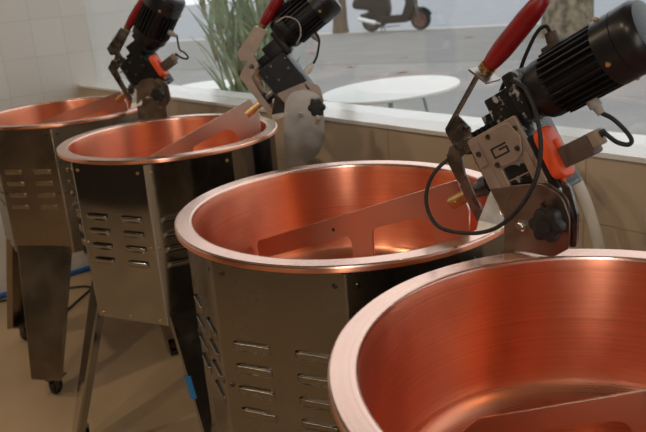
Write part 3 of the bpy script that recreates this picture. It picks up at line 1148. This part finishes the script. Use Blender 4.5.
b = newbm()
for i in range(100):
    a_ = random.uniform(0, 2 * PI)
    rr = random.uniform(0, .12)
    low = i < 42
    blade_leaf(b, (rr * math.cos(a_), rr * math.sin(a_), .50), random.uniform(0, 2 * PI), random.uniform(.0, .14) if not low else random.uniform(.1, .4),
               random.uniform(.7, 1.15) if not low else random.uniform(.4, .6), random.uniform(.010, .020), random.uniform(.05, .4), 1 if random.random() < .10 else 0, 10, random.uniform(-.6, .6))
# leaves along the canes
canes = []
for i in range(16):
    a_ = random.uniform(0, 2 * PI)
    rr = random.uniform(.02, .13)
    x0, y0 = rr * math.cos(a_), rr * math.sin(a_)
    ln = random.uniform(.02, .16)
    canes.append(((x0, y0, .50), (x0 + ln * .5 * math.cos(a_), y0 + ln * .5 * math.sin(a_), 1.0), (x0 + ln * 1.5 * math.cos(a_), y0 + ln * 1.5 * math.sin(a_), 1.75)))
    for k in range(15):
        t = random.uniform(.30, 1)
        p = Vector(canes[-1][0]).lerp(Vector(canes[-1][2]), t)
        blade_leaf(b, p, random.uniform(0, 2 * PI), random.uniform(.1, .5), random.uniform(.22, .40), random.uniform(.010, .018), random.uniform(.2, .7), 1 if random.random() < .06 else 0, 8)
finish('foliage', b, [LEAFG, LEAFY], pl, False)
b = newbm()
for c in canes:
    tube(b, c, .006, 6, 5, rads=(.008, .004))
finish('canes', b, STEMM, pl, True)


def trunk(x, y, r, h, m_, label, name, seed):
    random.seed(seed)
    root = empty(name, (x, y, 0), 0, label, 'tree')
    b = newbm()
    seg, rings = 28, []
    hs = [0, .08, .2, .4, .8, 1.4, 2.2, 3.2, 4.2, h]
    ph = [random.uniform(0, 2 * PI) for _ in range(4)]
    for z in hs:
        k = r * (1 + .28 * math.exp(-z * 4)) * (1 - .05 * z / h)
        rings.append([b.verts.new((k * (1 + .05 * math.sin(3 * a + ph[0] + z) + .035 * math.sin(5 * a + ph[1] - z)) * math.cos(a) + .02 * z,
                                   k * (1 + .05 * math.sin(3 * a + ph[0] + z) + .035 * math.sin(5 * a + ph[1] - z)) * math.sin(a), z)) for a in [2 * PI * i / seg for i in range(seg)]])
    for a, c in zip(rings[:-1], rings[1:]):
        for i in range(seg):
            b.faces.new((a[i], a[(i + 1) % seg], c[(i + 1) % seg], c[i]))
    b.faces.new(rings[-1])
    finish('trunk', b, m_, root, True)
    for k in range(3):
        a = ph[2] + k * 2.1
        b = newbm()
        tube(b, [(.02 * h, 0, h - .3), (.02 * h + .6 * math.cos(a), .6 * math.sin(a), h + .8), (.02 * h + 1.5 * math.cos(a), 1.5 * math.sin(a), h + 2.2)], r * .5, 12, 6, rads=(r * .55, r * .22))
        finish('limb', b, m_, root, True)
    return root


trunk(-14.0, 12.95, .17, 5.0, BARK2, 'slim brown tree trunk left of the black scooter', 'street_tree', 3)
trunk(-7.5, 12.65, .42, 5.0, BARK, 'broad mottled tree trunk above the black motor at the upper right', 'street_tree', 5)

# scooter: x forward, standing by the kerb
sp0, sp1 = Vector((-13.12, 13.18, 0)), Vector((-11.96, 13.67, 0))
sd = (sp1 - sp0)
sc = empty('motor_scooter', sp0 + Vector((0, 0, .006)), math.atan2(sd.y, sd.x), 'black motor scooter parked by the kerb across the pavement', 'scooter')
WB = 1.26
for x, rim, nm in ((0, DARKSTEEL, 'rear_wheel'), (WB, RUST, 'front_wheel')):
    b = newbm()
    lathe(b, [(.16, -.045), (.20, -.05), (.235, -.04), (.25, -.015), (.25, .015), (.235, .04), (.20, .05), (.16, .045)], (x, 0, .25), (0, 1, 0), 36, None, 0, False)
    w = finish(nm, b, RUBBER, sc, True, 40)
    b = newbm()
    lathe(b, [(0, -.035), (.05, -.04), (.06, -.015), (.13, -.012), (.17, -.045), (.17, .045), (.13, .012), (.06, .015), (.05, .04), (0, .035)], (x, 0, .25), (0, 1, 0), 30)
    finish('wheel_rim', b, rim, w, True, 40)
b = newbm()
side = rounded([(-.42, .62), (-.30, .86), (.42, .84), (.46, .52), (.40, .30), (.20, .34), (-.02, .56)], [.06, .06, .05, .08, .05, .06, .10], 6)
vplate(b, [side], .30, 0, None, 0, .05)
vplate(b, [rounded([(-.30, .42), (.30, .42), (.34, .16), (.22, .12), (.10, .20), (-.12, .22)], .04, 5)], .14, .03, None, 0, .02)
finish('rear_body', b, SCOOT, sc, True, 40)
b = newbm()
vplate(b, [rounded([(.28, .34), (.90, .36), (.98, .30), (.92, .22), (.36, .20), (.26, .24)], .03, 4)], .34, 0, None, 0, .02)
finish('floorboard', b, SCOOT, sc, True, 40)
b = newbm()
vplate(b, [rounded([(.84, .26), (.96, .24), (1.12, .62), (1.00, 1.02), (.92, 1.02), (.98, .64)], .04, 5)], .36, 0, None, 0, .04)
finish('leg_shield', b, SCOOT, sc, True, 40)
b = newbm()
fen = [(WB + .28 * math.cos(R(a)), .25 + .28 * math.sin(R(a))) for a in range(20, 171, 10)] + [(WB + .262 * math.cos(R(a)), .25 + .262 * math.sin(R(a))) for a in range(170, 19, -10)]
vplate(b, [fen], .14, 0, None, 0, .003)
finish('front_fender', b, SCOOT, sc, True, 40)
b = newbm()
for s in (-.07, .07):
    tube(b, [(WB, s, .25), (WB - .10, s, .55), (WB - .22, s * .5, .92)], .022, 10, 4)
tube(b, [(WB - .22, 0, .88), (WB - .30, 0, 1.06)], .025, 10, 3)
finish('fork', b, DARKSTEEL, sc, True)
b = newbm()
tube(b, [(WB - .46, -.34, 1.06), (WB - .34, -.2, 1.08), (WB - .31, 0, 1.06), (WB - .34, .2, 1.08), (WB - .46, .34, 1.06)], .015, 10, 5)
box(b, (WB - .28, 0, 1.08), (.14, .20, .14), None, .04)
finish('handlebar', b, SCOOT, sc, True, 40)
b = newbm()
vplate(b, [rounded([(-.36, .84), (.38, .80), (.36, .90), (.10, .92), (-.30, .95)], .04, 5)], .28, 0, None, 0, .04)
finish('seat', b, RUBBER, sc, True, 40)
b = newbm()
cyl(b, (-.28, -.14, .33), (.16, -.14, .22), .055, .05, 18)
tube(b, [(.16, -.14, .22), (.30, -.10, .20), (.36, 0, .24)], .02, 10, 4)
finish('exhaust', b, BRIGHT, sc, True, 40)
b = newbm()
for s in (-.11, .11):
    tube(b, [(.25, s * .6, .20), (.30, s, .0)], .012, 8, 2)
tube(b, [(.26, -.10, .10), (.80, -.20, .14)], .012, 8, 2)
finish('stand', b, DARKSTEEL, sc, True)

# fallen leaves on the pavement
random.seed(11)
LV = [(-8.42, 9.15, PINKLEAF, 'pale leaf on the pavement between scooter and table, farther of two'), (-7.19, 7.79, PINKLEAF, 'pale leaf on the pavement just behind the large white table'),
      (-8.48, 8.01, PINKLEAF, 'pale leaf on the pavement left of and behind the large white table'), (-9.35, 12.12, DEADLEAF, 'reddish leaf on the pavement to the right of the scooter'),
      (-10.77, 9.23, DEADLEAF, 'orange dry leaf on the pavement right of the second cooker motor')]
for x, y, m_, lab in LV:
    b = newbm()
    pts = [(0, -.07), (.03, -.045), (.085, -.05), (.06, -.01), (.09, .03), (.04, .035), (0, .10), (-.04, .035), (-.09, .03), (-.06, -.01), (-.085, -.05), (-.03, -.045)]
    c0 = b.verts.new((0, 0, .012))
    ring = [b.verts.new((p[0] * 1.1, p[1] * 1.1, .004 + .03 * abs(p[0]) * 3 * random.random())) for p in pts]
    for i in range(len(ring)):
        b.faces.new((c0, ring[i], ring[(i + 1) % len(ring)]))
    bmesh.ops.solidify(b, geom=b.faces[:], thickness=.002)
    o = finish('fallen_leaf', b, m_)
    o.location = (x, y, .008)
    o.rotation_euler = (0, 0, random.uniform(0, 6))
    tag(o, lab, 'leaf', 'fallen leaves on the pavement')
